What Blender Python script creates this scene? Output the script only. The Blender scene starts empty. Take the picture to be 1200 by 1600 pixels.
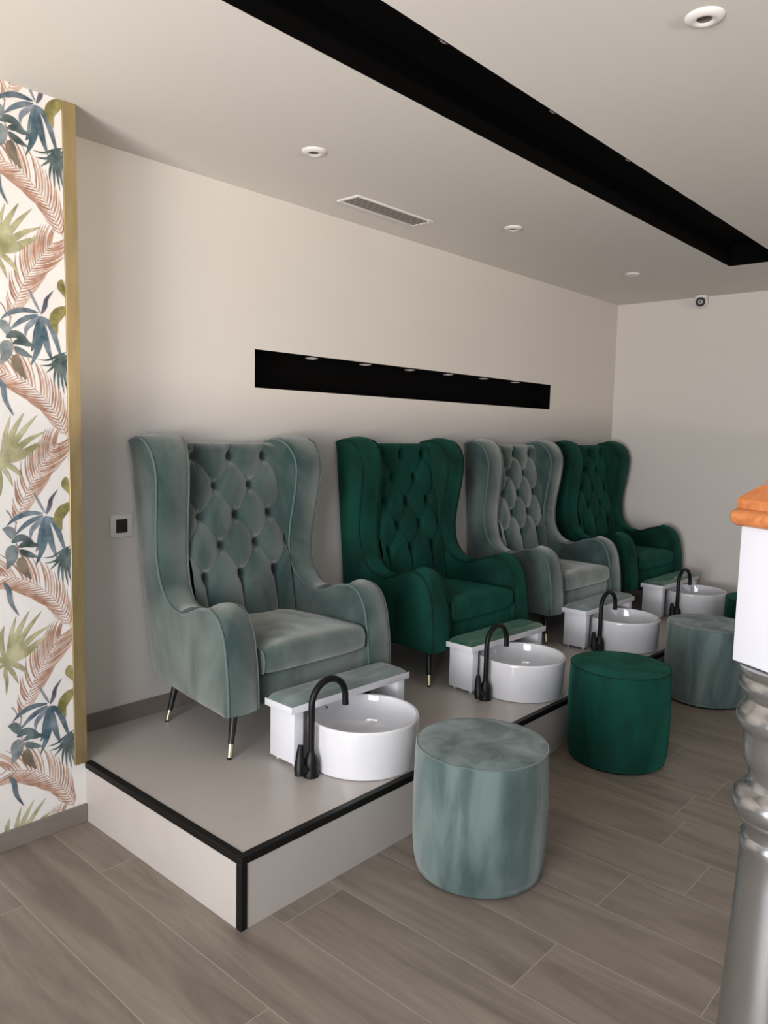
import bpy, bmesh, math, random
from mathutils import Vector, Matrix, noise
PI = math.pi
C = bpy.context.scene.collection
scene = bpy.context.scene

# ------------------------------------------------------------------ camera
cam_data = bpy.data.cameras.new('camera'); cam = bpy.data.objects.new('camera', cam_data); C.objects.link(cam)
_r = Vector((0.67002, -0.742022, 0.021808)); _u = Vector((0.060806, 0.084137, 0.994597)); _d = Vector((0.739848, 0.665074, -0.101493))
cam.matrix_world = Matrix(((_r.x, _u.x, -_d.x, -1.4415), (_r.y, _u.y, -_d.y, -3.2054), (_r.z, _u.z, -_d.z, 1.6136), (0, 0, 0, 1)))
cam_data.sensor_fit = 'AUTO'; cam_data.sensor_width = 36; cam_data.lens = 1197.06/1600*36
cam_data.clip_start = 0.02
scene.camera = cam

# ------------------------------------------------------------------ light
scene.view_settings.view_transform = 'Standard'; scene.view_settings.look = 'None'
scene.view_settings.gamma = 1; scene.view_settings.use_curve_mapping = False
scene.view_settings.exposure = 0.22
world = bpy.data.worlds.new('world'); scene.world = world; world.use_nodes = True
world.node_tree.nodes['Background'].inputs[0].default_value = (0.62, 0.76, 1.0, 1)
world.node_tree.nodes['Background'].inputs[1].default_value = 0.4

def area(name, loc, target, sx, sy, energy, col, spread=180):
    l = bpy.data.lights.new(name, 'AREA'); l.shape = 'RECTANGLE'; l.size = sx; l.size_y = sy
    l.energy = energy; l.color = col; l.spread = math.radians(spread)
    o = bpy.data.objects.new(name, l); C.objects.link(o); o.location = loc
    o.rotation_euler = (Vector(target)-Vector(loc)).to_track_quat('-Z', 'Z').to_euler()
    return o
# daylight through the window of the left wall, and through the window of the wall behind the camera
area('daylight_left_window', (-3.28, -2.65, 1.40), (5.0, -1.6, 1.2), 3.0, 2.0, 120, (0.82, 0.88, 1.0), 130)
area('daylight_front_window', (0.8, -6.08, 1.9), (2.4, 0, 1.4), 4.4, 1.0, 14, (0.82, 0.88, 1.0))
# sunlit pavement outside the left window, and sunlit street seen low through the front window: warm light that climbs
# the far wall and the ceiling
area('sunlit_pavement', (-5.0, -2.8, 0.05), (0.6, -2.2, 2.8), 3.5, 1.6, 420, (1.0, 0.87, 0.74))
area('sunlit_street', (1.6, -12.0, 0.90), (2.0, 0, 1.7), 8.0, 0.16, 470, (1.0, 0.86, 0.72))

# ------------------------------------------------------------------ helpers
def mat(name, col, rough=0.5, metal=0.0, **kw):
    m = bpy.data.materials.new(name); m.use_nodes = True
    p = m.node_tree.nodes['Principled BSDF']
    p.inputs['Base Color'].default_value = (*col, 1); p.inputs['Roughness'].default_value = rough
    p.inputs['Metallic'].default_value = metal
    for k, v in kw.items(): p.inputs[k.replace('_', ' ')].default_value = v
    return m
def nodes(m): return m.node_tree.nodes, m.node_tree.links, m.node_tree.nodes['Principled BSDF']
def noisy(name, c1, c2, scale=(4, 4, 4), rough=0.5, detail=4, lo=0.35, hi=0.65, bump=0.0, bscale=60, dist=0.0, **kw):
    m = mat(name, c1, rough, **kw); n, l, p = nodes(m)
    tc = n.new('ShaderNodeTexCoord'); mp = n.new('ShaderNodeMapping'); mp.inputs['Scale'].default_value = scale
    nz = n.new('ShaderNodeTexNoise'); nz.inputs['Scale'].default_value = 1; nz.inputs['Detail'].default_value = detail
    nz.inputs['Distortion'].default_value = dist
    cr = n.new('ShaderNodeValToRGB'); cr.color_ramp.elements[0].position = lo; cr.color_ramp.elements[1].position = hi
    cr.color_ramp.elements[0].color = (*c1, 1); cr.color_ramp.elements[1].color = (*c2, 1)
    l.new(tc.outputs['Object'], mp.inputs[0]); l.new(mp.outputs[0], nz.inputs['Vector']); l.new(nz.outputs['Fac'], cr.inputs[0])
    l.new(cr.outputs[0], p.inputs['Base Color'])
    if bump:
        nb = n.new('ShaderNodeTexNoise'); nb.inputs['Scale'].default_value = bscale; nb.inputs['Detail'].default_value = 3
        b = n.new('ShaderNodeBump'); b.inputs['Strength'].default_value = bump; b.inputs['Distance'].default_value = 0.002
        l.new(tc.outputs['Object'], nb.inputs['Vector']); l.new(nb.outputs['Fac'], b.inputs['Height']); l.new(b.outputs[0], p.inputs['Normal'])
    return m

def link(name, bm, m, parent=None, smooth=True):
    me = bpy.data.meshes.new(name); bm.normal_update(); bm.to_mesh(me); bm.free()
    o = bpy.data.objects.new(name, me); C.objects.link(o)
    for x in (m if isinstance(m, (list, tuple)) else [m]): me.materials.append(x)
    if smooth:
        me.polygons.foreach_set('use_smooth', [True]*len(me.polygons))
        me.set_sharp_from_angle(angle=math.radians(38))
    if parent is not None: o.parent = parent
    return o
def tag(o, label, cat, group=None):
    o['label'] = label; o['category'] = cat
    if group: o['group'] = group
    return o
def thing(name, label, cat, loc=(0, 0, 0), rz=0, group=None):
    o = bpy.data.objects.new(name, None); C.objects.link(o); o.location = loc; o.rotation_euler = (0, 0, rz)
    o.empty_display_size = 0.1
    return tag(o, label, cat, group)
def struct(name, bm, m, smooth=True, parent=None):
    o = link(name, bm, m, parent, smooth)
    if parent is None: o['kind'] = 'structure'
    return o
def box(bm, x0, x1, y0, y1, z0, z1, r=0, seg=2, mi=0):
    v = [bm.verts.new((x, y, z)) for x in (x0, x1) for y in (y0, y1) for z in (z0, z1)]
    fs = [bm.faces.new([v[i] for i in f]) for f in ((0, 1, 3, 2), (4, 6, 7, 5), (0, 4, 5, 1), (2, 3, 7, 6), (0, 2, 6, 4), (1, 5, 7, 3))]
    for f in fs: f.material_index = mi
    if r:
        es = list({e for f in fs for e in f.edges})
        bmesh.ops.bevel(bm, geom=es, offset=r, segments=seg, profile=0.5, affect='EDGES')
    return v
def tube(bm, pts, r, seg=10, closed=False, caps=True):
    pts = [Vector(p) for p in pts]; n = len(pts); rings = []
    rr = r if isinstance(r, (list, tuple)) else [r]*n
    prev = None
    for i, p in enumerate(pts):
        if closed: t = pts[(i+1) % n]-pts[i-1]
        else: t = pts[min(i+1, n-1)]-pts[max(i-1, 0)]
        t.normalize()
        if prev is None:
            a = Vector((0, 0, 1)) if abs(t.z) < 0.9 else Vector((1, 0, 0))
            u = t.cross(a).normalized()
        else:
            u = (prev-t*prev.dot(t)).normalized()
        prev = u; w = t.cross(u)
        rings.append([bm.verts.new(p+rr[i]*(math.cos(2*PI*k/seg)*u+math.sin(2*PI*k/seg)*w)) for k in range(seg)])
    for i in range(n if closed else n-1):
        A, B = rings[i], rings[(i+1) % n]
        for k in range(seg): bm.faces.new((A[k], A[(k+1) % seg], B[(k+1) % seg], B[k]))
    if not closed and caps:
        bm.faces.new(rings[0][::-1]); bm.faces.new(rings[-1])
def lathe(bm, prof, seg=48, cx=0, cy=0, mi=0):
    rings = []
    for r, z in prof:
        if r < 1e-6: rings.append([bm.verts.new((cx, cy, z))])
        else: rings.append([bm.verts.new((cx+r*math.cos(2*PI*k/seg), cy+r*math.sin(2*PI*k/seg), z)) for k in range(seg)])
    for A, B in zip(rings, rings[1:]):
        for k in range(seg):
            j = (k+1) % seg
            if len(A) == 1 and len(B) == 1: continue
            if len(A) == 1: f = bm.faces.new((A[0], B[j], B[k]))
            elif len(B) == 1: f = bm.faces.new((A[k], A[j], B[0]))
            else: f = bm.faces.new((A[k], A[j], B[j], B[k]))
            f.material_index = mi
    bmesh.ops.recalc_face_normals(bm, faces=bm.faces)
def catmull(P, n):
    P = [Vector(p) for p in P]; out = []
    for i in range(len(P)-1):
        p0 = P[i-1] if i else P[0]*2-P[1]; p1, p2 = P[i], P[i+1]; p3 = P[i+2] if i+2 < len(P) else P[-1]*2-P[-2]
        for k in range(n):
            t = k/n
            out.append(0.5*((2*p1)+(p2-p0)*t+(2*p0-5*p1+4*p2-p3)*t*t+(3*p1-p0-3*p2+p3)*t**3))
    out.append(P[-1]); return out
def resample(P, n):
    d = [0]
    for a, b in zip(P, P[1:]): d.append(d[-1]+(b-a).length)
    out = []; j = 0
    for i in range(n):
        s = d[-1]*i/(n-1)
        while j < len(d)-2 and d[j+1] < s: j += 1
        k = (s-d[j])/max(d[j+1]-d[j], 1e-9); out.append(P[j].lerp(P[j+1], min(max(k, 0), 1)))
    return out
def copy_tree(o, parent=None):
    c = o.copy(); C.objects.link(c)
    if parent is not None: c.parent = parent
    for ch in list(o.children): copy_tree(ch, c)
    return c
def recolour(o, table):
    for ch in o.children_recursive:
        if ch.type == 'MESH':
            for s in ch.material_slots:
                nm = s.material.name
                if nm in table: s.link = 'OBJECT'; s.material = table[nm]

# ------------------------------------------------------------------ materials
WALL = noisy('wall_paint', (0.60, 0.565, 0.52), (0.62, 0.585, 0.54), (1, 1, 1), 0.75, bump=0.08, bscale=180)
CEIL = noisy('ceiling_paint', (0.66, 0.63, 0.585), (0.68, 0.65, 0.605), (1, 1, 1), 0.85, bump=0.06, bscale=160)
TILE = noisy('platform_tile', (0.43, 0.395, 0.36), (0.46, 0.425, 0.39), (3, 3, 3), 0.32, bump=0.03, bscale=200)
BLACK = mat('black_paint', (0.0012, 0.0011, 0.001), 0.9, Specular_IOR_Level=0.08)
BLACKTRIM = mat('black_trim', (0.005, 0.0045, 0.004), 0.5, Specular_IOR_Level=0.25)
GOLD = noisy('gold_trim', (0.30, 0.225, 0.105), (0.36, 0.275, 0.135), (30, 30, 6), 0.42, metal=0.55)
BASE = noisy('baseboard_tile', (0.17, 0.145, 0.125), (0.20, 0.172, 0.15), (3, 3, 14), 0.5)
WHITE = mat('white_lacquer', (0.66, 0.665, 0.69), 0.35)
CERAMIC = mat('white_ceramic', (0.68, 0.68, 0.695), 0.07, Coat_Weight=0.5, Coat_Roughness=0.03)
CHROME = mat('chrome', (0.6, 0.6, 0.6), 0.12, 1.0)
MBLACK = mat('matt_black_metal', (0.004, 0.004, 0.004), 0.45, Specular_IOR_Level=0.3)
LEGM = mat('black_leg', (0.007, 0.007, 0.007), 0.3)
BRASS = mat('brass_cap', (0.66, 0.58, 0.42), 0.28, 1.0)
PLASTIC = mat('white_plastic', (0.70, 0.68, 0.65), 0.4)
DARKPL = mat('dark_socket', (0.022, 0.016, 0.010), 0.35)
CAVITY = mat('dark_cavity', (0.10, 0.09, 0.08), 0.8)
CLEARF = mat('clear_foot', (0.55, 0.55, 0.55), 0.15)
SILVER = noisy('silver_paint', (0.36, 0.358, 0.352), (0.41, 0.407, 0.40), (8, 8, 3), 0.24, metal=0.92)
NWHITE = mat('newel_white_paint', (0.44, 0.44, 0.465), 0.35)
WOOD = noisy('orange_wood', (0.31, 0.10, 0.028), (0.42, 0.15, 0.048), (30, 30, 30), 0.38, detail=5, dist=1.5)
PINKW = noisy('reddish_wood', (0.50, 0.19, 0.12), (0.62, 0.28, 0.19), (20, 20, 20), 0.3)

def velvet(name, c1, c2, tint, sheen, sc=(5, 5, 3), bump=0.12, srough=0.55, lo=0.38, hi=0.62, **kw):
    m = noisy(name, c1, c2, sc, 0.85, detail=6, lo=lo, hi=hi, bump=bump, bscale=420, dist=0.6,
              Sheen_Weight=sheen, Sheen_Roughness=srough, Sheen_Tint=(*tint, 1), Specular_IOR_Level=0.2, **kw)
    n, l, p = nodes(m); nz = [x for x in n if x.type == 'TEX_NOISE'][0]      # brushed nap: patches that catch more or less light
    mr = n.new('ShaderNodeMapRange'); mr.inputs[1].default_value = 0.36; mr.inputs[2].default_value = 0.64
    mr.inputs[3].default_value = sheen*0.72; mr.inputs[4].default_value = min(1.0, sheen*1.1)
    l.new(nz.outputs['Fac'], mr.inputs[0]); l.new(mr.outputs[0], p.inputs['Sheen Weight'])
    return m
V_GREY = velvet('grey_green_velvet', (0.016, 0.044, 0.040), (0.052, 0.086, 0.078), (1.0, 1.0, 0.94), 0.80)
V_DARK = velvet('emerald_velvet', (0.0006, 0.022, 0.014), (0.0015, 0.044, 0.028), (0.05, 0.40, 0.28), 0.26)
V_GPOUF = velvet('grey_green_pouf_velvet', (0.038, 0.070, 0.065), (0.125, 0.172, 0.160), (0.90, 0.95, 0.93), 0.36, sc=(8, 8, 2.0), lo=0.36, hi=0.66)
V_DPOUF = velvet('emerald_pouf_velvet', (0.0006, 0.022, 0.014), (0.0015, 0.048, 0.031), (0.05, 0.40, 0.28), 0.26, sc=(7, 7, 2.2))
PAD_G = velvet('grey_green_pad_velvet', (0.105, 0.150, 0.138), (0.160, 0.205, 0.192), (0.8, 0.85, 0.83), 0.4, Coat_Weight=0.25, Coat_Roughness=0.3)
PAD_D = velvet('wrapped_green_pad', (0.004, 0.062, 0.036), (0.02, 0.085, 0.055), (0.5, 0.8, 0.65), 0.25, sc=(3, 3, 3), Coat_Weight=1.0, Coat_Roughness=0.09)
BUTTON_SEAM_G = mat('grey_green_piping', (0.075, 0.112, 0.105), 0.7, Sheen_Weight=0.5)
BUTTON_SEAM_D = mat('emerald_piping', (0.001, 0.022, 0.014), 0.7, Specular_IOR_Level=0.2)
LABELED = {'grey_green_velvet': V_DARK, 'grey_green_piping': BUTTON_SEAM_D, 'grey_green_pouf_velvet': V_DPOUF, 'grey_green_pad_velvet': PAD_D}

# floor: long wood-look porcelain planks running towards the back wall
def floor_mat():
    m = mat('plank_tile', (0.2, 0.17, 0.14), 0.45); n, l, p = nodes(m)
    tc = n.new('ShaderNodeTexCoord'); sp = n.new('ShaderNodeSeparateXYZ'); l.new(tc.outputs['Object'], sp.inputs[0])
    ax = n.new('ShaderNodeMath'); ax.operation = 'ADD'; ax.inputs[1].default_value = 0.42+0.2715*20; l.new(sp.outputs['X'], ax.inputs[0])
    ay = n.new('ShaderNodeMath'); ay.operation = 'ADD'; ay.inputs[1].default_value = 0.69+1.41*10; l.new(sp.outputs['Y'], ay.inputs[0])
    cb = n.new('ShaderNodeCombineXYZ'); l.new(ay.outputs[0], cb.inputs['X']); l.new(ax.outputs[0], cb.inputs['Y'])
    def M(op, x, y):
        q = n.new('ShaderNodeMath'); q.operation = op
        for i, v in enumerate((x, y)):
            if isinstance(v, (int, float)): q.inputs[i].default_value = v
            else: l.new(v, q.inputs[i])
        return q.outputs[0]
    row = M('FLOOR', M('DIVIDE', ax.outputs[0], 0.2715), 0)
    even = M('SUBTRACT', 1.0, M('MODULO', row, 2.0))          # every other row is staggered by a varying part of a plank
    off = M('MULTIPLY', even, M('SUBTRACT', 0.5*1.41, M('MULTIPLY', M('SUBTRACT', row, 22.0), 0.09*1.41)))
    cb2 = n.new('ShaderNodeCombineXYZ'); l.new(M('ADD', ay.outputs[0], off), cb2.inputs['X']); l.new(ax.outputs[0], cb2.inputs['Y'])
    br = n.new('ShaderNodeTexBrick'); br.offset = 0.0; br.offset_frequency = 2; br.squash = 1
    for k, v in (('Scale', 1), ('Mortar Size', 0.0015), ('Mortar Smooth', 0.3), ('Bias', 0), ('Brick Width', 1.41), ('Row Height', 0.2715)):
        br.inputs[k].default_value = v
    br.inputs['Color1'].default_value = (0, 0, 0, 1); br.inputs['Color2'].default_value = (1, 1, 1, 1); br.inputs['Mortar'].default_value = (0.5, 0.5, 0.5, 1)
    l.new(cb2.outputs[0], br.inputs['Vector'])
    # per plank shift of the streak pattern
    sc = n.new('ShaderNodeVectorMath'); sc.operation = 'MULTIPLY'; sc.inputs[1].default_value = (1.3, 9.5, 1); l.new(cb.outputs[0], sc.inputs[0])
    sh = n.new('ShaderNodeVectorMath'); sh.operation = 'MULTIPLY_ADD'; sh.inputs[1].default_value = (0, 0, 9.0); l.new(br.outputs['Color'], sh.inputs[0]); l.new(sc.outputs[0], sh.inputs[2])
    nz = n.new('ShaderNodeTexNoise'); nz.inputs['Scale'].default_value = 1; nz.inputs['Detail'].default_value = 7; nz.inputs['Roughness'].default_value = 0.6; nz.inputs['Distortion'].default_value = 0.9
    l.new(sh.outputs[0], nz.inputs['Vector'])
    cr = n.new('ShaderNodeValToRGB'); e = cr.color_ramp.elements
    e[0].position = 0.30; e[0].color = (0.150, 0.123, 0.097, 1); e[1].position = 0.72; e[1].color = (0.275, 0.236, 0.190, 1)
    k = e.new(0.5); k.color = (0.212, 0.179, 0.143, 1)
    l.new(nz.outputs['Fac'], cr.inputs[0])
    f2 = n.new('ShaderNodeVectorMath'); f2.operation = 'MULTIPLY'; f2.inputs[1].default_value = (9, 90, 1); l.new(cb.outputs[0], f2.inputs[0])
    n2 = n.new('ShaderNodeTexNoise'); n2.inputs['Scale'].default_value = 1; n2.inputs['Detail'].default_value = 4; l.new(f2.outputs[0], n2.inputs['Vector'])
    mr = n.new('ShaderNodeMapRange'); mr.inputs[3].default_value = 0.86; mr.inputs[4].default_value = 1.12; l.new(n2.outputs['Fac'], mr.inputs[0])
    mu = n.new('ShaderNodeVectorMath'); mu.operation = 'SCALE'; l.new(cr.outputs[0], mu.inputs[0]); l.new(mr.outputs[0], mu.inputs['Scale'])
    mx = n.new('ShaderNodeMix'); mx.data_type = 'RGBA'; l.new(br.outputs['Fac'], mx.inputs['Factor']); l.new(mu.outputs[0], mx.inputs['A'])
    mx.inputs['B'].default_value = (0.37, 0.33, 0.285, 1)
    l.new(mx.outputs['Result'], p.inputs['Base Color'])
    return m
FLOOR = floor_mat()

# ------------------------------------------------------------------ the room
XL, XR, YF, H = -3.2, 5.242, -6.0, 2.8187
PZ, PD, WY = 0.25, 1.3274, -0.295       # platform height and depth, front of the papered wall
T = 0.15
b = bmesh.new(); box(b, XL-T, XR+T, YF-T, T, -0.1, 0); struct('floor', b, FLOOR, False)
# ceiling with its long recess
SX0, SX1, SY0, SY1 = -2.7, 4.196, -1.656, -1.308
b = bmesh.new()
for x0, x1, y0, y1 in ((XL-T, XR+T, YF-T, SY0), (XL-T, XR+T, SY1, T), (XL-T, SX0, SY0, SY1), (SX1, XR+T, SY0, SY1)):
    box(b, x0, x1, y0, y1, H, H+0.16)
struct('ceiling', b, CEIL, False)
b = bmesh.new(); d = 0.006
box(b, SX0, SX1, SY0, SY0+d, H+0.0005, H+0.14); box(b, SX0, SX1, SY1-d, SY1, H+0.0005, H+0.14)
box(b, SX0, SX0+d, SY0+d, SY1-d, H+0.0005, H+0.14); box(b, SX1-d, SX1, SY0+d, SY1-d, H+0.0005, H+0.14)
box(b, SX0, SX1, SY0, SY1, H+0.14, H+0.15)
struct('trim_1', b, BLACK, False)['label'] = 'black lining of the long ceiling recess'
# back wall with its niche
NX0, NX1, NZ0, NZ1, ND = 1.096, 4.105, 1.8384, 2.0357, 0.12
b = bmesh.new()
for x0, x1, z0, z1 in ((XL-T, XR+T, 0, NZ0), (XL-T, XR+T, NZ1, H), (XL-T, NX0, NZ0, NZ1), (NX1, XR+T, NZ0, NZ1)):
    box(b, x0, x1, 0, T, z0, z1)
struct('wall_back', b, WALL, False)
b = bmesh.new()
box(b, NX0, NX1, 0.0005, ND, NZ1-0.005, NZ1); box(b, NX0, NX1, 0.0005, ND, NZ0, NZ0+0.005)
box(b, NX0, NX0+0.005, 0.0005, ND, NZ0+0.005, NZ1-0.005); box(b, NX1-0.005, NX1, 0.0005, ND, NZ0+0.005, NZ1-0.005)
box(b, NX0, NX1, ND, ND+0.01, NZ0, NZ1)
struct('trim_2', b, BLACK, False)['label'] = 'black lining of the wall niche'
b = bmesh.new(); box(b, XR, XR+T, YF-T, 0, 0, H); struct('wall_right', b, WALL, False)
# unseen walls with the windows the daylight enters by
DARKWALL = noisy('low_bounce_taupe', (0.13, 0.115, 0.10), (0.15, 0.132, 0.115), (1, 1, 1), 0.8)  # invented dark tone for the unseen front wall, cuts bounce onto front faces
def wall_with_window(name, axis, c0, c1, u0, u1, w0, w1, z0, z1, m=WALL):
    b = bmesh.new()
    for a0, a1, h0, h1 in ((u0, w0, 0, H), (w1, u1, 0, H), (w0, w1, 0, z0), (w0, w1, z1, H)):
        if axis == 'x': box(b, c0, c1, a0, a1, h0, h1)
        else: box(b, a0, a1, c0, c1, h0, h1)
    struct(name, b, m, False)
wall_with_window('wall_left', 'x', XL-T, XL, YF, WY, -4.2, -1.1, 0.35, 2.4)
wall_with_window('wall_front', 'y', YF-T, YF, XL-T, XR, -1.6, 3.4, 1.25, 2.55, DARKWALL)
def window(name, axis, c, w0, w1, z0, z1):
    b = bmesh.new(); t = 0.05
    bars = [(w0, w1, z0, z0+t), (w0, w1, z1-t, z1), (w0, w0+t, z0+t, z1-t), (w1-t, w1, z0+t, z1-t)]
    m = (w0+w1)/2; bars.append((m-t/2, m+t/2, z0+t, z1-t))
    for a0, a1, h0, h1 in bars:
        if axis == 'x': box(b, c-0.03, c+0.03, a0, a1, h0, h1)
        else: box(b, a0, a1, c-0.03, c+0.03, h0, h1)
    struct(name, b, PLASTIC, False)
window('window_1', 'x', XL-0.05, -4.2, -1.1, 0.35, 2.4)
window('window_2', 'y', YF-0.05, -1.6, 3.4, 1.25, 2.55)

# papered wall standing proud of the back wall
LEAVES = [('blue', [(-0.152, 0.033), (-0.207, 0.036), (-0.255, 0.02), (-0.287, -0.006)], 0.0191),
 ('blue', [(-0.152, 0.025), (-0.193, 0.009), (-0.227, -0.013), (-0.258, -0.043)], 0.0191),
 ('slate', [(-0.149, 0.02), (-0.178, -0.008), (-0.197, -0.031), (-0.201, -0.062)], 0.0191),
 ('blue', [(-0.146, 0.021), (-0.157, -0.036), (-0.167, -0.083), (-0.182, -0.112)], 0.0262),
 ('teal', [(-0.143, 0.018), (-0.145, -0.044), (-0.158, -0.104), (-0.183, -0.163)], 0.0278),
 ('blue', [(-0.14, 0.018), (-0.13, -0.042), (-0.119, -0.094), (-0.101, -0.144)], 0.0247),
 ('blue', [(-0.143, 0.021), (-0.109, -0.006), (-0.088, -0.059), (-0.062, -0.142)], 0.0231),
 ('slate', [(-0.144, 0.033), (-0.161, 0.065), (-0.175, 0.093), (-0.187, 0.115)], 0.0086),
 ('plum', [(-0.14, 0.029), (-0.126, 0.06), (-0.12, 0.086), (-0.093, 0.122)], 0.016),
 ('dgreen', [(-0.27, -0.069), (-0.245, -0.055), (-0.216, -0.06), (-0.186, -0.082)], 0.0278),
 ('dgreen', [(-0.246, -0.088), (-0.219, -0.079), (-0.192, -0.085), (-0.163, -0.09)], 0.0247),
 ('dgreen', [(-0.241, -0.099), (-0.22, -0.115), (-0.202, -0.123), (-0.176, -0.134)], 0.0247),
 ('umber', [(-0.232, -0.126), (-0.236, -0.15), (-0.225, -0.18), (-0.201, -0.215)], 0.037),
 ('grey', [(-0.261, -0.08), (-0.27, -0.102), (-0.274, -0.132), (-0.291, -0.167)], 0.0463),
 ('grey', [(-0.265, -0.057), (-0.271, -0.034), (-0.286, -0.02), (-0.303, -0.017)], 0.0339),
 ('stem', [(-0.251, 0.008), (-0.256, -0.02), (-0.26, -0.05), (-0.235, -0.126)], 0.0031),
 ('stem', [(-0.25, 0.002), (-0.267, 0.02), (-0.275, 0.037), (-0.287, 0.053)], 0.0037),
 ('olive', [(-0.039, 0.066), (-0.076, 0.039), (-0.093, 0.006), (-0.081, -0.038)], 0.0432),
 ('olive', [(-0.06, 0.169), (-0.064, 0.143), (-0.056, 0.126), (-0.042, 0.097)], 0.0293),
 ('dgreen', [(-0.049, -0.103), (-0.076, -0.115), (-0.118, -0.137), (-0.158, -0.139)], 0.0093),
 ('dgreen', [(-0.053, -0.106), (-0.083, -0.131), (-0.109, -0.155), (-0.15, -0.16)], 0.0111),
 ('dgreen', [(-0.056, -0.113), (-0.08, -0.137), (-0.103, -0.164), (-0.129, -0.187)], 0.0117),
 ('dgreen', [(-0.053, -0.113), (-0.08, -0.143), (-0.095, -0.189), (-0.098, -0.233)], 0.0105),
 ('dgreen', [(-0.046, -0.112), (-0.07, -0.149), (-0.081, -0.191), (-0.079, -0.251)], 0.0123),
 ('dgreen', [(-0.043, -0.121), (-0.062, -0.161), (-0.068, -0.2), (-0.059, -0.26)], 0.0117),
 ('dgreen', [(-0.04, -0.134), (-0.052, -0.167), (-0.056, -0.199), (-0.046, -0.249)], 0.0105),
 ('blue', [(-0.303, -0.215), (-0.286, -0.247), (-0.279, -0.295), (-0.251, -0.35)], 0.0185),
 ('sage', [(-0.303, -0.523), (-0.289, -0.459), (-0.279, -0.404), (-0.262, -0.349)], 0.017),
 ('sage', [(-0.303, -0.523), (-0.274, -0.453), (-0.249, -0.397), (-0.214, -0.338)], 0.0231),
 ('sage', [(-0.303, -0.523), (-0.262, -0.465), (-0.218, -0.403), (-0.167, -0.346)], 0.0216),
 ('sage', [(-0.303, -0.523), (-0.248, -0.477), (-0.198, -0.437), (-0.134, -0.405)], 0.0231),
 ('sage', [(-0.303, -0.523), (-0.242, -0.502), (-0.196, -0.474), (-0.141, -0.44)], 0.0309),
 ('sage', [(-0.303, -0.523), (-0.318, -0.456), (-0.317, -0.411), (-0.307, -0.38)], 0.0185),
 ('sage', [(-0.303, -0.523), (-0.273, -0.533), (-0.244, -0.555), (-0.22, -0.587)], 0.0185),
 ('sage', [(-0.303, -0.523), (-0.286, -0.554), (-0.274, -0.576), (-0.26, -0.611)], 0.0154),
 ('sage', [(-0.303, -0.523), (-0.307, -0.563), (-0.302, -0.594), (-0.306, -0.643)], 0.0139),
 ('sage', [(-0.303, -0.523), (-0.345, -0.489), (-0.376, -0.468), (-0.415, -0.459)], 0.0247),
 ('sage', [(-0.303, -0.523), (-0.344, -0.541), (-0.379, -0.57), (-0.4, -0.615)], 0.0185)]
FRONDS = [[(-0.254, 0.003), (-0.238, 0.047), (-0.195, 0.147), (-0.147, 0.224), (-0.096, 0.292)], [(-0.05, -0.426), (-0.097, -0.33), (-0.156, -0.261), (-0.217, -0.218), (-0.311, -0.188)]]

PAPER = noisy('paper_ground', (0.68, 0.655, 0.62), (0.72, 0.695, 0.66), (6, 6, 6), 0.7)
def ink(name, c1, c2, sc=22): return noisy('ink_'+name, c1, c2, (sc, sc, sc), 0.75, detail=5, lo=0.34, hi=0.68)
INKS = {'blue': ink('blue', (0.035, 0.068, 0.092), (0.19, 0.235, 0.265)), 'slate': ink('slate', (0.14, 0.17, 0.21), (0.30, 0.33, 0.37)),
        'teal': ink('teal', (0.025, 0.068, 0.092), (0.12, 0.18, 0.21)), 'plum': ink('plum', (0.04, 0.035, 0.055), (0.16, 0.15, 0.20)),
        'dgreen': ink('dgreen', (0.028, 0.05, 0.048), (0.135, 0.175, 0.175)), 'umber': ink('umber', (0.10, 0.085, 0.06), (0.24, 0.19, 0.13)),
        'grey': ink('grey', (0.095, 0.12, 0.12), (0.29, 0.33, 0.335)), 'stem': ink('stem', (0.26, 0.17, 0.15), (0.34, 0.24, 0.2)),
        'olive': ink('olive', (0.12, 0.105, 0.028), (0.33, 0.30, 0.11)), 'sage': ink('sage', (0.23, 0.22, 0.10), (0.50, 0.48, 0.30), 16),
        'rust': ink('rust', (0.29, 0.145, 0.09), (0.46, 0.29, 0.21), 30), 'rust_pale': ink('rust_pale', (0.42, 0.26, 0.19), (0.56, 0.41, 0.33), 30)}
b = bmesh.new(); box(b, XL, 0, WY, 0, 0, H)
inkn = list(INKS)
rnd = random.Random(4)
ZB, PX, PZP = 0.075, 0.56, 0.7495
X_END = -0.046
def clip_poly(P, lo, hi, ax):
    for s, lim in ((1, lo), (-1, hi)):
        out = []
        for i in range(len(P)):
            a, c = P[i-1], P[i]; da, dc = s*(a[ax]-lim), s*(c[ax]-lim)
            if (da >= 0) != (dc >= 0):
                t = da/(da-dc); out.append((a[0]+(c[0]-a[0])*t, a[1]+(c[1]-a[1])*t))
            if dc >= 0: out.append(c)
        P = out
        if len(P) < 3: return []
    return P
layer = 0
def quadstrip(rows, ink_name, y, x_end):
    mi = inkn.index(ink_name)+1
    for (a, c), (e, f) in zip(rows, rows[1:]):
        P = clip_poly([a, c, f, e], XL+0.001, x_end, 0)
        if P: P = clip_poly(P, ZB+0.001, H-0.0005, 1)
        if P:
            try:
                fc = b.faces.new([b.verts.new((x, y, z)) for x, z in P]); fc.material_index = mi
            except ValueError: pass
def leafshape(pts, w, dx, dz, shape=0.8):
    P = catmull([(x+dx, z+dz, 0) for x, z in pts], 5); n = len(P); rows = []
    for i, p in enumerate(P):
        t = i/(n-1); d = (P[min(i+1, n-1)]-P[max(i-1, 0)]).normalized(); q = Vector((-d.y, d.x))
        h = w/2*max(0.03, math.sin(PI*min(1, t**shape*0.97+0.03)))**0.8
        if w < 0.004: h = w/2
        rows.append(((p.x+q.x*h, p.y+q.y*h), (p.x-q.x*h, p.y-q.y*h)))
    return rows
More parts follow.
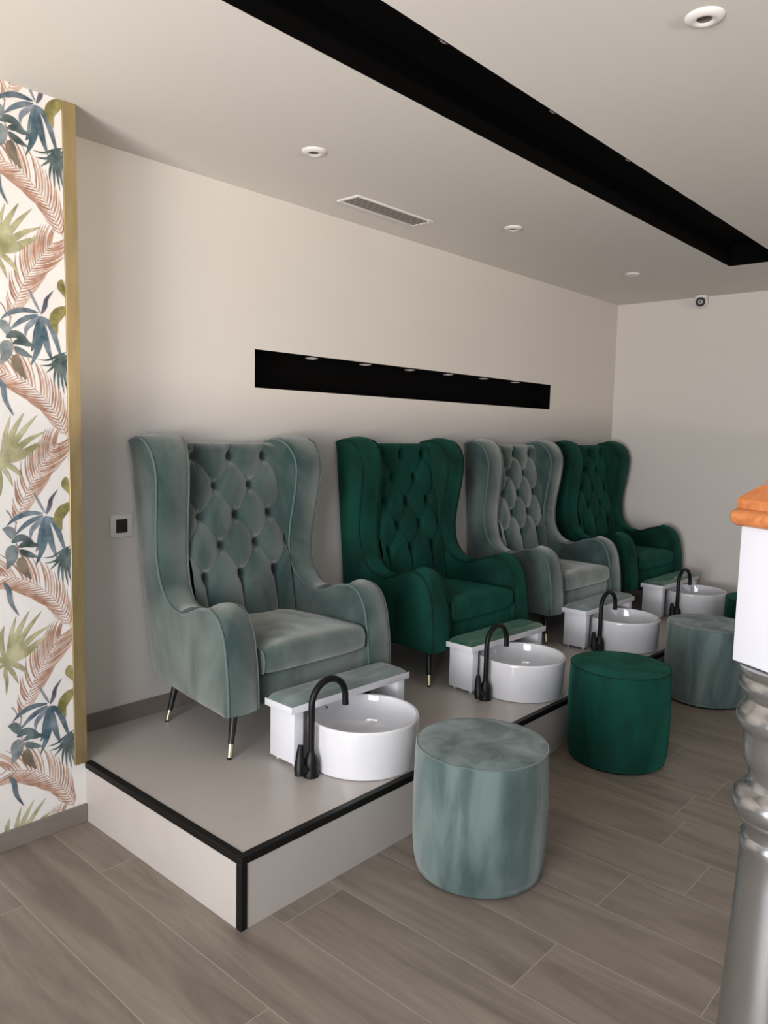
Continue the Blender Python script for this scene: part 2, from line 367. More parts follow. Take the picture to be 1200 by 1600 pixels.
def xend(z): return X_END if z > PZ else -0.004
def draw(rows, ink_name, y):
    z = sum(r[0][1] for r in rows)/len(rows)
    quadstrip(rows, ink_name, y, xend(z))
for ix in range(0, 6):
    for iz in range(-4, 3):
        dx, dz = -ix*PX, 2.0+iz*PZP
        if dx < -1.2 and ix > 5: continue
        seedr = random.Random(9)
        for fi, rach in enumerate(FRONDS):
            R_ = resample(catmull([(x+dx, z+dz, 0) for x, z in rach], 8), 27)
            rows = []
            for i, p in enumerate(R_):
                d = (R_[min(i+1, 26)]-R_[max(i-1, 0)]).normalized(); q = Vector((-d.y, d.x)); h = 0.0012
                rows.append(((p.x+q.x*h, p.y+q.y*h), (p.x-q.x*h, p.y-q.y*h)))
            draw(rows, 'rust_pale', WY-0.0005)
            for i in range(1, 27):
                t = i/26; d = (R_[min(i+1, 26)]-R_[max(i-1, 0)]).normalized()
                a0 = math.atan2(d.y, d.x); base = R_[i]
                for s in (-1, 1):
                    ln = (0.128 if fi == 0 else 0.150)*(math.sin(PI*min(1, 0.16+0.84*(1-t)**0.85))**0.7*0.85+0.16)*(0.9+0.2*seedr.random())
                    if t > 0.9: ln *= 0.75
                    ang = a0+s*math.radians(58-20*t if fi == 0 else 54-12*t); bend = -s*0.30
                    pts = []
                    for k in range(4):
                        u = k/3; aa = ang+bend*(u-0.1); pts.append((base.x+math.cos(aa)*ln*u, base.y+math.sin(aa)*ln*u))
                    if seedr.random() < 0.1: continue
                    draw(leafshape(pts, 0.0068*(0.6+0.7*seedr.random()), 0, 0, 0.7), 'rust' if seedr.random() < 0.62 else 'rust_pale', WY-0.0007-0.00001*i)
        for li, (cname, pts, w) in enumerate(LEAVES):
            y = WY-(0.0012 if cname in ('sage', 'stem') else 0.0018)-li*0.00002
            draw(leafshape(pts, w, dx, dz), cname, y)
struct('wall_papered', b, [PAPER]+[INKS[k] for k in inkn], False)['label'] = 'wall papered with palm fronds and leaves'
# gold corner strip
b = bmesh.new(); box(b, -0.047, 0.004, WY-0.008, WY, PZ, H-0.001, 0.001, 1); box(b, 0, 0.004, WY, WY+0.04, PZ+0.001, H-0.001)
struct('trim_3', b, GOLD, False)['label'] = 'satin gold strip on the corner of the papered wall'

# baseboards
b = bmesh.new(); box(b, XL, -0.001, WY-0.012, WY, 0, ZB, 0.002, 1); struct('baseboard_left', b, BASE, False)
b = bmesh.new(); box(b, 0.0, XR-0.012, -0.012, 0, PZ, PZ+0.079, 0.002, 1); struct('baseboard_back', b, BASE, False)
b = bmesh.new(); box(b, XR-0.012, XR, -PD, 0, PZ, PZ+0.079, 0.002, 1); box(b, XR-0.012, XR, YF, -PD, 0, 0.079, 0.002, 1); struct('baseboard_right', b, BASE, False)

# platform
b = bmesh.new(); box(b, 0, XR, -PD, 0, 0, PZ)
o = struct('platform', b, TILE, False); o['label'] = 'raised pale tiled platform carrying the armchairs'
w = 0.026
b = bmesh.new()
box(b, -0.003, w, -PD-0.003, WY, PZ-w, PZ+0.002, 0.002, 1)
box(b, w, XR, -PD-0.003, -PD+w, PZ-w, PZ+0.002, 0.002, 1)
box(b, -0.003, w-0.002, -PD-0.003, -PD+w-0.002, 0, PZ-w, 0.002, 1)
struct('trim_4', b, BLACKTRIM, False)['label'] = 'black metal edging of the platform'

# ------------------------------------------------------------------ armchair
CB = -0.055                                  # plane of the chair's back
PROFILE = [(CB, 1.312), (-0.085, 1.322), (-0.13, 1.322), (-0.18, 1.300), (-0.222, 1.250), (-0.242, 1.185), (-0.240, 1.09), (-0.225, .98),
           (-0.210, .87), (-0.208, .76), (-0.230, .665), (-0.275, .605), (-0.335, .568), (-0.41, .562), (-0.488, .587), (-0.565, .616),
           (-0.635, .621), (-0.70, .594), (-0.742, .527), (-0.762, .441), (-0.774, .35), (-0.780, .26), (-0.780, .205)]
BACKSIDE = [(CB, 1.30), (CB, .90), (CB, .60), (CB, .34), (-0.075, .235), (-0.115, .205), (-0.40, .198), (-0.70, .198), (-0.765, .198)]
def lerp(a, c, t): return a+(c-a)*t
def cl(t): return max(0.0, min(1.0, t))
def x_out(y, z):
    k = cl((y+0.78)/0.72)
    return lerp(lerp(0.478, 0.468, cl((z-.6)/.5)), lerp(0.405, 0.505, cl((z-.2)/1.1)), k**1.2)
def x_in(y, z):
    k = cl((y+0.30)/0.22)
    f = lerp(0.330, 0.340, cl((z-.6)/.3))
    return lerp(f, 0.262, k) if z > 0.45 else f
def make_side(s, root):
    F = resample(catmull([(0, y, z) for y, z in PROFILE], 8), 90)
    B = resample(catmull([(0, y, z) for y, z in BACKSIDE], 8), 90)
    bm = bmesh.new(); K = 9; S = 9; rows = []
    edge_o, edge_i = [], []
    for i in range(90):
        f, g = F[i], B[i]
        t = (F[min(i+1, 89)]-F[max(i-1, 0)]).normalized(); nrm = Vector((0, -t.z, t.y))
        if nrm.y > 0 and i > 10: nrm = -nrm
        if i <= 10 and nrm.z < 0 and nrm.y > 0: nrm = -nrm
        row = []
        for k in range(K):                   # outer face, back to front, slightly padded
            u = k/(K-1); y = lerp(g.y, f.y, u); z = lerp(g.z, f.z, u)
            pad = 0.010*math.sin(PI*u)**0.5 if 0 < u < 1 else 0
            row.append(bm.verts.new((s*(x_out(y, z)+pad), y, z)))
        xo, xi = x_out(f.y, f.z), x_in(f.y, f.z)
        edge_o.append((s*(xo+0.001), f.y+nrm.y*0.002, f.z+nrm.z*0.002)); edge_i.append((s*(xi-0.001), f.y+nrm.y*0.002, f.z+nrm.z*0.002))
        for k in range(1, S):
            u = k/S; h = 0.020*math.sin(PI*u)**0.55
            row.append(bm.verts.new((s*lerp(xo, xi, u), f.y+nrm.y*h, f.z+nrm.z*h)))
        for k in range(K):
            u = 1-k/(K-1); y = lerp(g.y, f.y, u); z = lerp(g.z, f.z, u)
            pad = 0.012*math.sin(PI*u)**0.5 if 0 < u < 1 else 0
            row.append(bm.verts.new((s*(x_in(y, z)-pad), y, z)))
        rows.append(row)
    for A, D in zip(rows, rows[1:]):
        n = len(A)
        for k in range(n): bm.faces.new((A[k], A[(k+1) % n], D[(k+1) % n], D[k]))
    bm.faces.new(rows[0]); bm.faces.new(rows[-1])
    bmesh.ops.recalc_face_normals(bm, faces=bm.faces)
    o = link('wing_arm', bm, V_GREY, root)
    for e in (edge_o, edge_i): bm = bmesh.new(); tube(bm, e, 0.0052, 8); link('piping', bm, BUTTON_SEAM_G, o)
BTN = [(x, z) for z in (1.235, 0.948, 0.664) for x in (-0.206, 0.0, 0.206)]+[(x, z) for z in (1.092, 0.806) for x in (-0.103, 0.103)]
BTN_HALF = [(x, z) for z in (1.092, 0.806) for x in (-0.309, 0.309)]
def back_plane(z): return -0.090-0.150*cl((1.30-z)/0.84)
def tuft(x, z):
    DX, DZ = 0.206, 0.1428
    top, bot = 1.235, 0.664
    if z > top:
        h0 = abs(math.cos(PI*x/DX)) if False else abs(math.sin(PI*x/DX)); g = cl((z-top)/0.07)
        h = lerp(h0**0.45, 1.0, g)
        h *= 1
    elif z < bot:
        h0 = abs(math.sin(PI*x/DX)); h = h0**0.40
    else:
        a = x/DX; c = (z-bot)/(2*DZ)
        u = a+c; v = a-c
        h = (abs(math.sin(PI*u))*abs(math.sin(PI*v)))**0.55
        h = 0.45+0.55*h
        m = min(cl((z-bot)/0.03), cl((top-z)/0.03))
        h = lerp(abs(math.sin(PI*x/DX))**0.45, h, m)
    d = 0.0
    for bx, bz in BTN+BTN_HALF:
        r2 = ((x-bx)/0.024)**2+((z-bz)/0.027)**2
        if r2 < 9: d += math.exp(-r2)
        if bz < 0.67 and z < bz: d += 0.5*math.exp(-((x-bx)/0.012)**2)*math.exp(-(bz-z)/0.07)
    return 0.038*h, min(d, 1)*0.048
def make_backrest(root):
    bm = bmesh.new(); NX, NZ = 128, 190; G = []
    z0, z1 = 0.40, 1.305
    for j in range(NZ+1):
        z = lerp(z0, z1, j/NZ); row = []
        for i in range(NX+1):
            x = lerp(-0.292, 0.292, i/NX)
            h, d = tuft(x, z)
            # little fabric creases fanning out from the buttons
            w = 0.0
            for bx, bz in BTN:
                rx, rz = x-bx, z-bz; r = math.hypot(rx, rz)
                if 0.012 < r < 0.075: w += 0.0016*math.sin(11*math.atan2(rz, rx)+bx*40)*math.exp(-((r-0.034)/0.017)**2)
            lump = 0.004*noise.noise(Vector((x*9, z*9, 3.1)))
            e = cl((z-1.265)/0.040); top = 0.045*(1-math.sqrt(max(0, 1-e*e)))
            y = back_plane(z)-h+d-w-lump+top
            row.append(bm.verts.new((x, y, z)))
        G.append(row)
    for j in range(NZ):
        for i in range(NX): bm.faces.new((G[j][i], G[j][i+1], G[j+1][i+1], G[j+1][i]))
    # top and back closing
    bt = [bm.verts.new((v.co.x, CB, z1-0.002)) for v in G[-1]]; bb = [bm.verts.new((v.co.x, CB, z0)) for v in G[0]]
    for i in range(NX):
        bm.faces.new((G[-1][i], G[-1][i+1], bt[i+1], bt[i])); bm.faces.new((G[0][i+1], G[0][i], bb[i], bb[i+1])); bm.faces.new((bt[i], bt[i+1], bb[i+1], bb[i]))
    bmesh.ops.recalc_face_normals(bm, faces=bm.faces)
    o = link('backrest', bm, V_GREY, root, True)
    o.data.set_sharp_from_angle(angle=math.radians(80))
    for bx, bz in BTN:
        h, d = tuft(bx, bz); y = back_plane(bz)-h+d
        bm = bmesh.new(); bmesh.ops.create_uvsphere(bm, u_segments=14, v_segments=8, radius=1)
        for v in bm.verts: v.co = Vector((bx+v.co.x*0.0115, y-0.001+v.co.y*0.007, bz+v.co.z*0.0115))
        link('button', bm, BUTTON_SEAM_G, o)
def cushion_ring(x, z0, z1, yf, yb, r):
    pts = []
    for cx, cz, a0 in ((yf+r, z1-r, 180), (yf+r, z0+r, 90+90+0)):
        pass
    for a in range(90, 181, 15): pts.append((x, yf+r+r*math.cos(math.radians(a)), z1-r+r*math.sin(math.radians(a))))
    for a in range(180, 271, 15): pts.append((x, yf+r*0.6+r*0.6*math.cos(math.radians(a)), z0+r*0.6+r*0.6*math.sin(math.radians(a))))
    return [(x, yb, z1)]+pts+[(x, yb, z0)]
def make_chair(label, rz):
    root = thing('wingback_armchair', label, 'armchair', (0, 0, PZ), rz, 'tufted wingback armchairs on the platform')
    for s in (-1, 1): make_side(s, root)
    make_backrest(root)
    # seat cushion: a padded block, its front rounded over
    bm = bmesh.new(); N = 24; rows = []
    base = cushion_ring(0, 0.338, 0.452, -0.790, -0.235, 0.045)
    dense = resample([Vector(p) for p in base], 60)
    for i in range(N+1):
        u = i/N*2-1; x = u*0.300
        e = abs(u)**8; row = []
        for p in dense:
            puff = 0.014*(1-abs(u)**2.5)*(1 if p.z > 0.42 else 0.3)*(1-0.3*abs((p.y+0.5)/0.3)**2)
            cy, cz = -0.51, 0.395
            y = lerp(p.y, cy+(p.y-cy)*0.965, e); z = lerp(p.z+(puff if p.z > cz else -puff*0.3), cz+(p.z-cz)*0.90, e)
            xx = x*lerp(1.0, 0.92, cl((y+0.45)/0.2))
            row.append(bm.verts.new((xx, y, z)))
        rows.append(row)
    for A, D in zip(rows, rows[1:]):
        n = len(A)
        for k in range(n): bm.faces.new((A[k], A[(k+1) % n], D[(k+1) % n], D[k]))
    bm.faces.new(rows[0]); bm.faces.new(rows[-1]); bmesh.ops.recalc_face_normals(bm, faces=bm.faces)
    cu = link('seat_cushion', bm, V_GREY, root)
    for s in (-1, 1):
        bm = bmesh.new(); P = [(s*0.2975*lerp(1.0, 0.92, cl((p.y+0.45)/0.2)), -0.51+(p.y+0.51)*0.972, 0.395+(p.z-0.395)*0.93) for p in dense]
        tube(bm, P, 0.0035, 6); link('piping', bm, BUTTON_SEAM_G, cu)
    bm = bmesh.new(); box(bm, -0.332, 0.332, -0.752, -0.12, 0.200, 0.335, 0.016, 4); link('seat_base', bm, V_GREY, root)
    bm = bmesh.new(); box(bm, -0.40, 0.40, -0.085, CB, 0.22, 1.29, 0.010, 3); link('back_panel', bm, V_GREY, root)
    for s in (-1, 1):
        for top, foot in (((s*0.362, -0.662, 0.205), (s*0.437, -0.728, 0.0)), ((s*0.350, -0.190, 0.205), (s*0.398, -0.178, 0.0))):
            a, c = Vector(top), Vector(foot); m_ = a.lerp(c, 0.74)
            bm = bmesh.new(); tube(bm, [a, a.lerp(c, 0.4), m_], [0.0185, 0.0155, 0.0125], 16); lg = link('leg', bm, LEGM, root)
            bm = bmesh.new(); tube(bm, [m_, c+Vector((0, 0, 0.006))], [0.0132, 0.0105], 16); link('brass_cap', bm, BRASS, lg)
            bm = bmesh.new(); tube(bm, [c+Vector((0, 0, 0.006)), c], [0.0100, 0.0100], 12); link('foot_pad', bm, LEGM, lg)
    return root
chair = make_chair('grey-green velvet wingback armchair nearest the leaf-patterned wall', -0.023)
chair.location = (0.88, 0.028, PZ)
for x, y, rz, dark, lab in ((2.183, 0.038, 0.005, True, 'emerald green velvet wingback armchair standing between the two grey-green armchairs'),
                            (3.457, 0.026, -0.030, False, 'grey-green velvet wingback armchair standing between the two emerald armchairs'),
                            (4.633, 0.024, -0.034, True, 'emerald green velvet wingback armchair in the far corner by the right wall')):
    c = copy_tree(chair); c.location = (x, y, PZ); c.rotation_euler = (0, 0, rz); c['label'] = lab
    if dark: recolour(c, LABELED)

# ------------------------------------------------------------------ foot bench
def make_bench(label):
    root = thing('foot_bench', label, 'footrest', (0, 0, PZ), 0, 'white foot benches in front of the armchairs')
    W, D, z = 0.353, 0.088, 0.262
    bm = bmesh.new(); box(bm, -W, W, -D, D, z-0.030, z, 0.0015, 2); link('top_board', bm, WHITE, root)
    for s in (-1, 1):
        bm = bmesh.new(); x0, x1 = (-W+0.022, -W+0.070) if s < 0 else (W-0.070, W-0.022)
        box(bm, x0, x1, -D+0.010, D-0.010, 0.016, z-0.030, 0.0015, 2); sp = link('side_panel', bm, WHITE, root)
        for y in (-D+0.035, D-0.035):
            bm = bmesh.new(); lathe(bm, [(0, 0), (0.009, 0), (0.009, 0.016), (0, 0.016)], 12, (x0+x1)/2, y); link('foot', bm, CLEARF, sp)
    bm = bmesh.new(); N, M = 28, 14; G = []
    for j in range(M+1):
        row = []
        for i in range(N+1):
            u, v = i/N*2-1, j/M*2-1
            h = 0.024*((1-abs(u)**10)*(1-abs(v)**5))**0.45
            wr = 0.0018*math.sin(9*v+3*u+2*math.sin(5*u))*(1-abs(v)**4)*(1-abs(u)**8)
            row.append(bm.verts.new((u*(W-0.003), v*(D-0.003), z+0.0005+h+wr)))
        G.append(row)
    for j in range(M):
        for i in range(N): bm.faces.new((G[j][i], G[j][i+1], G[j+1][i+1], G[j+1][i]))
    ring = [G[0][i] for i in range(N+1)]+[G[j][N] for j in range(1, M+1)]+[G[M][i] for i in range(N-1, -1, -1)]+[G[j][0] for j in range(M-1, 0, -1)]
    bm.faces.new(ring[::-1])
    link('pad', bm, PAD_G, root)
    return root
bench = make_bench('white foot bench with grey-green pad, nearest the leaf-patterned wall')
bench.location = (0.888, -0.880, PZ); bench.rotation_euler = (0, 0, -0.029)
for x, y, rz, dark, lab in ((2.141, -0.870, -0.039, True, 'white foot bench with shiny emerald pad before the emerald armchair with two neighbours'),
                            (3.359, -0.880, -0.012, False, 'white foot bench with grey-green pad, behind the round emerald pouf and its basin'),
                            (4.582, -0.884, -0.026, True, 'white foot bench in the far corner by the right wall')):
    c = copy_tree(bench); c.location = (x, y, PZ); c.rotation_euler = (0, 0, rz); c['label'] = lab
    if dark: recolour(c, LABELED)

# ------------------------------------------------------------------ basin and tap
def make_basin(label):
    root = thing('foot_basin', label, 'basin', (0, 0, PZ), 0, 'round white foot basins on the platform')
    prof = [(0, 0.0), (0.222, 0.0), (0.231, 0.004), (0.2335, 0.012), (0.2365, 0.185), (0.2360, 0.193), (0.232, 0.198), (0.226, 0.199), (0.220, 0.196), (0.2165, 0.188)]
    for k in range(1, 13):
        a = k/12*PI/2; prof.append((0.140+0.0745*math.cos(a)**0.9 if k < 12 else 0.140, 0.110-0.070*math.sin(a)))
    prof += [(0.10, 0.036), (0.05, 0.033), (0.0, 0.032)]
    bm = bmesh.new(); lathe(bm, prof, 96); link('bowl', bm, CERAMIC, root)
    bm = bmesh.new(); lathe(bm, [(0, 0.0345), (0.022, 0.0345), (0.026, 0.036), (0.0, 0.039)][::-1], 24); link('drain', bm, CHROME, root)
    a = math.radians(93)
    bm = bmesh.new()
    lathe(bm, [(0.006, -0.002), (0.006, 0.003), (0.011, 0.003), (0.012, -0.002)], 24); lathe(bm, [(0.0, 0.0005), (0.006, 0.0005)], 24, mi=1)
    for v in bm.verts:
        x, y, z = v.co; R = 0.2145-z
        v.co = Vector((R*math.cos(a)-x*math.sin(a), R*math.sin(a)+x*math.cos(a), 0.165+y))
    link('overflow_ring', bm, [CHROME, BLACK], root)
    return root
basin = make_basin('round white foot basin before the armchair nearest the leaf-patterned wall')
BAS = [(0.835, -1.068), (2.079, -1.065), (3.351, -1.055), (4.628, -1.055)]
basin.location = (*BAS[0], PZ)
for p, lab in zip(BAS[1:], ('round white foot basin before the emerald armchair between two grey-green ones', 'round white foot basin partly behind the top of the emerald pouf',
                            'round white foot basin in the far corner by the right wall')):
    c = copy_tree(basin); c.location = (*p, PZ); c['label'] = lab
def make_tap(label):
    root = thing('basin_tap', label, 'tap', (0, 0, PZ), 0, 'black gooseneck taps beside the basins')
    bm = bmesh.new(); lathe(bm, [(0, 0), (0.032, 0), (0.033, 0.004), (0.031, 0.012), (0.030, 0.06), (0.025, 0.080), (0.0155, 0.098), (0.0145, 0.102), (0, 0.102)], 32); link('body', bm, MBLACK, root)
    bm = bmesh.new(); P = [Vector((0, 0, z)) for z in (0.095, 0.15, 0.20, 0.25, 0.285)]
    r = 0.092
    for k in range(1, 19):
        a = PI-PI*1.02*k/18; P.append(Vector((r+r*math.cos(a), 0, 0.285+r*math.sin(a))))
    P.append(P[-1]+Vector((0.002, 0, -0.030))); 
    tube(bm, P, 0.0135, 18); link('spout', bm, MBLACK, root)
    # side lever: a short barrel with a blade slanting up
    bm = bmesh.new(); tube(bm, [(-0.02, 0.0, 0.040), (-0.056, 0.004, 0.038)], [0.019, 0.023], 20); hb = link('handle', bm, MBLACK, root)
    bm = bmesh.new(); tube(bm, [(-0.058, 0.002, 0.018), (-0.054, 0.006, 0.045), (-0.040, 0.020, 0.100), (-0.032, 0.026, 0.130)], [0.018, 0.0225, 0.0155, 0.0105], 14); link('lever', bm, MBLACK, hb)
    return root
tap = make_tap('black gooseneck tap on the basin nearest the leaf-patterned wall')
TP = [(0.560, -1.045, -0.02), (1.802, -1.025, 0.0), (3.074, -1.030, -0.05), (4.330, -1.040, -0.1)]
tap.location = (TP[0][0], TP[0][1], PZ); tap.rotation_euler = (0, 0, TP[0][2])
for (x, y, rz), lab in zip(TP[1:], ('black gooseneck tap beside the basin of the shiny emerald-padded bench', 'black gooseneck tap rising behind the round emerald pouf', 'black gooseneck tap in the far corner by the right wall')):
    c = copy_tree(tap); c.location = (x, y, PZ); c.rotation_euler = (0, 0, rz); c['label'] = lab

# ------------------------------------------------------------------ poufs
def make_pouf(label):
    root = thing('pouf', label, 'pouf', (0, 0, 0), 0, 'round velvet poufs on the floor')
    h = 0.483
    prof = [(0, 0.012), (0.222, 0.012), (0.230, 0.016), (0.240, 0.035), (0.246, 0.07), (0.250, 0.14), (0.2505, 0.24), (0.249, 0.34), (0.2465, 0.42), (0.2445, h-0.010), (0.2425, h-0.003)]
    bm = bmesh.new(); N = 96; P = resample(catmull([(r, 0, z) for r, z in prof], 4), 60)
    lathe(bm, [(max(p.x, 0), p.z) for p in P], N)
    for v in bm.verts:
        if v.co.z > 0.03 and v.co.xy.length > 0.1:
            k = 1+0.006*noise.noise(Vector((v.co.x*7, v.co.y*7, v.co.z*1.5))); v.co.x *= k; v.co.y *= k
    link('side_cover', bm, V_GPOUF, root)
    bm = bmesh.new(); lathe(bm, [(0, h+0.004), (0.10, h+0.004), (0.18, h+0.003), (0.225, h+0.0015), (0.240, h-0.002), (0.2425, h-0.006), (0, h-0.006)], N); link('top_cover', bm, V_GPOUF, root)
    bm = bmesh.new(); tube(bm, [(0.2432*math.cos(2*PI*k/96), 0.2432*math.sin(2*PI*k/96), h-0.003) for k in range(96)], 0.0024, 6, closed=True); link('seam', bm, BUTTON_SEAM_G, root)
    bm = bmesh.new(); lathe(bm, [(0, 0), (0.215, 0), (0.218, 0.003), (0.218, 0.013), (0, 0.013)], 64); link('base', bm, BLACK, root)
    return root
pouf = make_pouf('grey-green velvet pouf standing nearest the front, before the first basin')
pouf.location = (0.860, -1.652, 0)
for x, y, rz, dark, lab in ((2.171, -1.585, 1.9, True, 'round emerald velvet pouf standing fully in view between two grey-green poufs'),
                            (3.425, -1.585, 3.3, False, 'grey-green velvet pouf partly hidden by the white newel post'),
                            (4.47, -1.60, 4.4, True, 'farthest round emerald velvet pouf, almost hidden behind the newel post')):
    c = copy_tree(pouf); c.location = (x, y, 0); c.rotation_euler = (0, 0, rz); c['label'] = lab
    if dark: recolour(c, LABELED)

# ------------------------------------------------------------------ newel post in the foreground
NP = (0.079, -2.854); NA = math.radians(28.7)
root = thing('newel_post', 'silver and white turned newel post with orange wooden cap at the right edge', 'newel post', (NP[0], NP[1], 0), -NA)
sil = [(0.0, 0.0), (0.098, 0.0), (0.098, 0.10), (0.090, 0.13), (0.088, 0.30), (0.0865, 0.45), (0.083, 0.55), (0.0785, 0.64), (0.072, 0.75), (0.0700, 0.80), (0.0690, 0.848), (0.0705, 0.853), (0.0712, 0.865), (0.0700, 0.877), (0.0655, 0.882), (0.0650, 0.896),
       (0.070, 0.903), (0.0730, 0.910), (0.0770, 0.914), (0.0775, 0.920), (0.0840, 0.927), (0.0880, 0.938), (0.0890, 0.949), (0.0860, 0.960), (0.078, 0.968), (0.0690, 0.973), (0.0640, 0.980), (0.0620, 0.992), (0.0640, 1.006), (0.0675, 1.013), (0.0720, 1.022), (0.0745, 1.035), (0.0760, 1.055), (0.0768, 1.078),
       (0.080, 1.084), (0.0860, 1.091), (0.0900, 1.101), (0.0905, 1.112), (0.0870, 1.122), (0.081, 1.128), (0.0790, 1.132), (0.0760, 1.136), (0.0735, 1.141), (0.0750, 1.147), (0.082, 1.153), (0.0880, 1.160), (0.0905, 1.169), (0.0885, 1.178), (0.0840, 1.184), (0.0870, 1.188), (0.0900, 1.194), (0.0915, 1.203), (0.0, 1.204)]
bm = bmesh.new(); lathe(bm, sil, 96); link('turned_shaft', bm, SILVER, root)
hw = 0.0735
bm = bmesh.new(); box(bm, -hw, hw, -hw, hw, 1.204, 1.4600, 0.0035, 3); link('square_block', bm, NWHITE, root)
bm = bmesh.new(); box(bm, -0.092, 0.092, -0.092, 0.092, 1.459, 1.492, 0.0155, 6); box(bm, -0.081, 0.081, -0.081, 0.081, 1.490, 1.510, 0.003, 2)
vs = [bm.verts.new((x*0.081, y*0.081, 1.509)) for x, y in ((-1, -1), (1, -1), (1, 1), (-1, 1))]; vt = [bm.verts.new((x*0.052, y*0.052, 1.536)) for x, y in ((-1, -1), (1, -1), (1, 1), (-1, 1))]
for k in range(4): bm.faces.new((vs[k], vs[(k+1) % 4], vt[(k+1) % 4], vt[k]))
bm.faces.new(vt); bm.faces.new(vs[::-1])
cap = link('wooden_cap', bm, WOOD, root)
bm = bmesh.new(); lathe(bm, [(0, 1.530), (0.060, 1.530), (0.066, 1.536), (0.068, 1.545), (0.066, 1.553), (0.060, 1.560), (0.052, 1.575), (0.030, 1.59), (0, 1.595)], 48); link('finial', bm, PINKW, root)

# ------------------------------------------------------------------ ceiling fittings
def make_downlight(label, loc):
    root = thing('downlight', label, 'ceiling light', loc, 0, 'round white ceiling downlights')
    bm = bmesh.new(); lathe(bm, [(0.0215, -0.001), (0.0225, -0.009), (0.028, -0.013), (0.036, -0.013), (0.046, -0.009), (0.053, -0.004), (0.0545, 0.0)], 48); link('rim', bm, PLASTIC, root)
    bm = bmesh.new(); lathe(bm, [(0.0225, -0.007), (0.019, 0.0), (0.0, -0.001)][::-1], 32); link('lens', bm, CAVITY, root)
    return root
dl = make_downlight('round white ceiling downlight nearest the air vent on its left', (0.894, -0.656, H))
for p, lab in (((2.450, -0.667, H), 'round white ceiling downlight to the right of the air vent'), ((4.038, -0.675, H), 'faint farthest ceiling downlight, near the end of the black recess'),
               ((0.877, -2.311, H), 'large near ceiling downlight at the top right, beyond the black recess')):
    c = copy_tree(dl); c.location = p; c['label'] = lab
root = thing('air_vent', 'long white slotted air vent in the ceiling above the first armchair', 'vent', (1.753, -0.3085, H))
bm = bmesh.new(); L, Wd, t = 0.307, 0.077, 0.016
for x0, x1, y0, y1 in ((-L, L, -Wd, -Wd+t), (-L, L, Wd-t, Wd), (-L, -L+t, -Wd+t, Wd-t), (L-t, L, -Wd+t, Wd-t)): box(bm, x0, x1, y0, y1, -0.008, 0, 0.001, 1)
link('frame', bm, PLASTIC, root)
bm = bmesh.new(); box(bm, -L+t, L-t, -Wd+t, Wd-t, -0.0012, -0.0002); link('backing', bm, mat('vent_backing', (0.44, 0.42, 0.385), 0.8), root)
for y in (-0.042, -0.014, 0.014, 0.042):
    bm = bmesh.new(); box(bm, -L+t, L-t, -0.0015, 0.0015, -0.0085, 0.0085); 
    for v in bm.verts: v.co = Vector((v.co.x, y+v.co.y*0.7+v.co.z*0.7, -0.0065+v.co.z*0.45))
    link('slat', bm, mat('slat_grey', (0.60, 0.57, 0.53), 0.5) if 'slat_grey' not in bpy.data.materials else bpy.data.materials['slat_grey'], root)

GREYL = mat('spot_lens', (0.42, 0.36, 0.35), 0.3)
def make_spot(label, loc, r, grp):
    root = thing('recessed_spotlight', label, 'spotlight', loc, 0, grp)
    bm = bmesh.new(); lathe(bm, [(r*0.70, -0.0005), (r*0.72, -0.005), (r*0.92, -0.005), (r, -0.001), (r, 0)], 32); link('rim', bm, GREYL, root)
    bm = bmesh.new(); lathe(bm, [(0, -0.002), (r*0.71, -0.002)][::-1], 24); link('lens', bm, GREYL, root)
    return root
xs = (1.545, 1.985, 2.405, 2.815, 3.240, 3.665)
ordn = ('first', 'second', 'third', 'fourth', 'fifth', 'sixth')
sp = None
for i, x in enumerate(xs):
    lab = ordn[i]+' from the left of the small spotlights under the top of the black wall niche'
    if sp is None: sp = make_spot(lab, (x, 0.055, NZ1-0.005), 0.037, 'spotlights in the wall niche')
    else:
        c = copy_tree(sp); c.location = (x, 0.055, NZ1-0.005); c['label'] = lab
sp = None
labs = ('nearest small spotlight in the long black ceiling recess', 'middle small spotlight in the long black ceiling recess', 'farthest small spotlight seen in the long black ceiling recess')
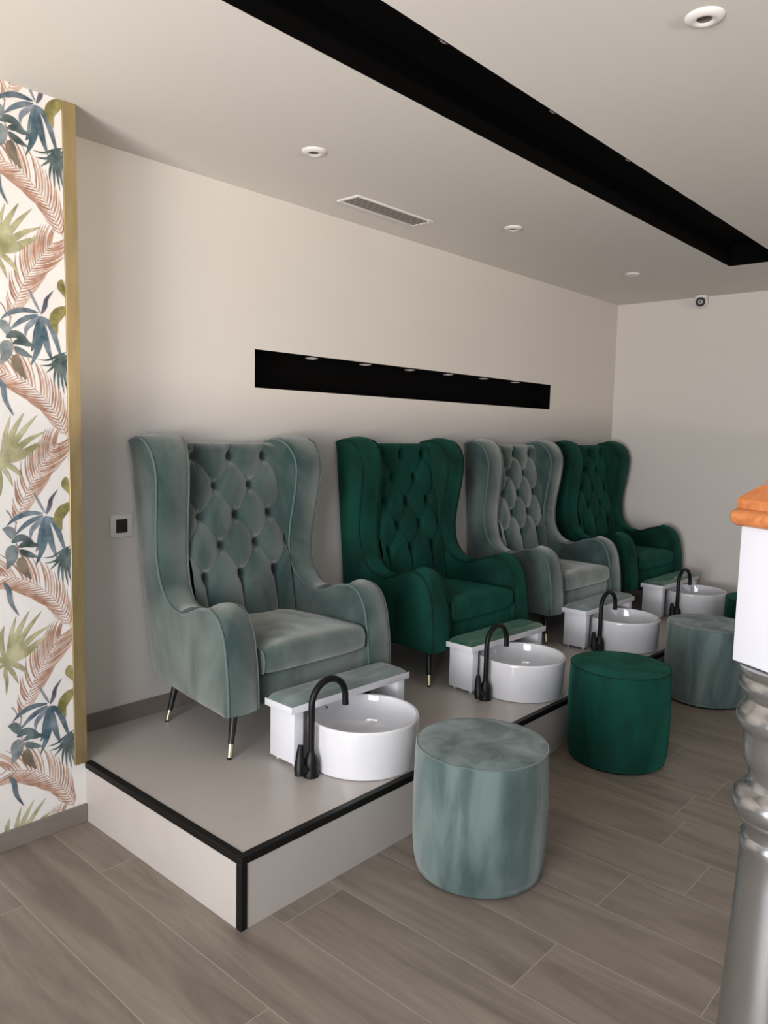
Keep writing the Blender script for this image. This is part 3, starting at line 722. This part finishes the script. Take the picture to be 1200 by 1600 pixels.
for x, lab in zip((0.735, 1.475, 2.195), labs):
    if sp is None: sp = make_spot(lab, (x, -1.500, H+0.14), 0.036, 'spotlights in the ceiling recess')
    else:
        c = copy_tree(sp); c.location = (x, -1.500, H+0.14); c['label'] = lab

# security camera in the corner of ceiling and right wall
root = thing('security_camera', 'small white ball security camera with black face under the ceiling', 'camera', (5.20, -0.756, H))
bm = bmesh.new(); lathe(bm, [(0, 0), (0.052, 0), (0.054, -0.006), (0.050, -0.018), (0.03, -0.022), (0, -0.022)], 32); link('base', bm, PLASTIC, root)
bm = bmesh.new(); bmesh.ops.create_uvsphere(bm, u_segments=36, v_segments=20, radius=0.056); bmesh.ops.translate(bm, verts=bm.verts, vec=(0, 0, -0.046)); bl = link('ball', bm, PLASTIC, root)
fd = (Vector((-1.6, -2.75, 1.55))-Vector((5.20, -0.756, H-0.046))).normalized()
rot = fd.to_track_quat('Z', 'Y').to_matrix().to_4x4()
bm = bmesh.new(); lathe(bm, [(0, 0.0575), (0.034, 0.0575), (0.038, 0.0540), (0.039, 0.036)], 32)
bmesh.ops.transform(bm, verts=bm.verts, matrix=Matrix.Translation((0, 0, -0.046)) @ rot); fc = link('face', bm, BLACKTRIM, bl)
bm = bmesh.new(); lathe(bm, [(0.007, 0.0577), (0.010, 0.0605), (0.017, 0.0605), (0.019, 0.0574)], 24)
bmesh.ops.transform(bm, verts=bm.verts, matrix=Matrix.Translation((0, 0, -0.046)) @ rot); link('lens_ring', bm, mat('lens_ring_grey', (0.16, 0.15, 0.17), 0.35), bl)

# wall socket by the first armchair
root = thing('wall_socket', 'white framed wall socket with dark centre beside the first armchair', 'socket', (0.333, 0, 1.171))
bm = bmesh.new(); box(bm, -0.055, 0.055, -0.009, 0, -0.052, 0.052, 0.003, 2); link('plate', bm, PLASTIC, root)
bm = bmesh.new(); box(bm, -0.028, 0.028, -0.0115, -0.008, -0.031, 0.031, 0.001, 1); ins = link('insert', bm, DARKPL, root)
bm = bmesh.new(); box(bm, -0.022, 0.022, -0.0125, -0.011, -0.003, 0.020, 0.0008, 1); link('slot_cover', bm, DARKPL, ins)
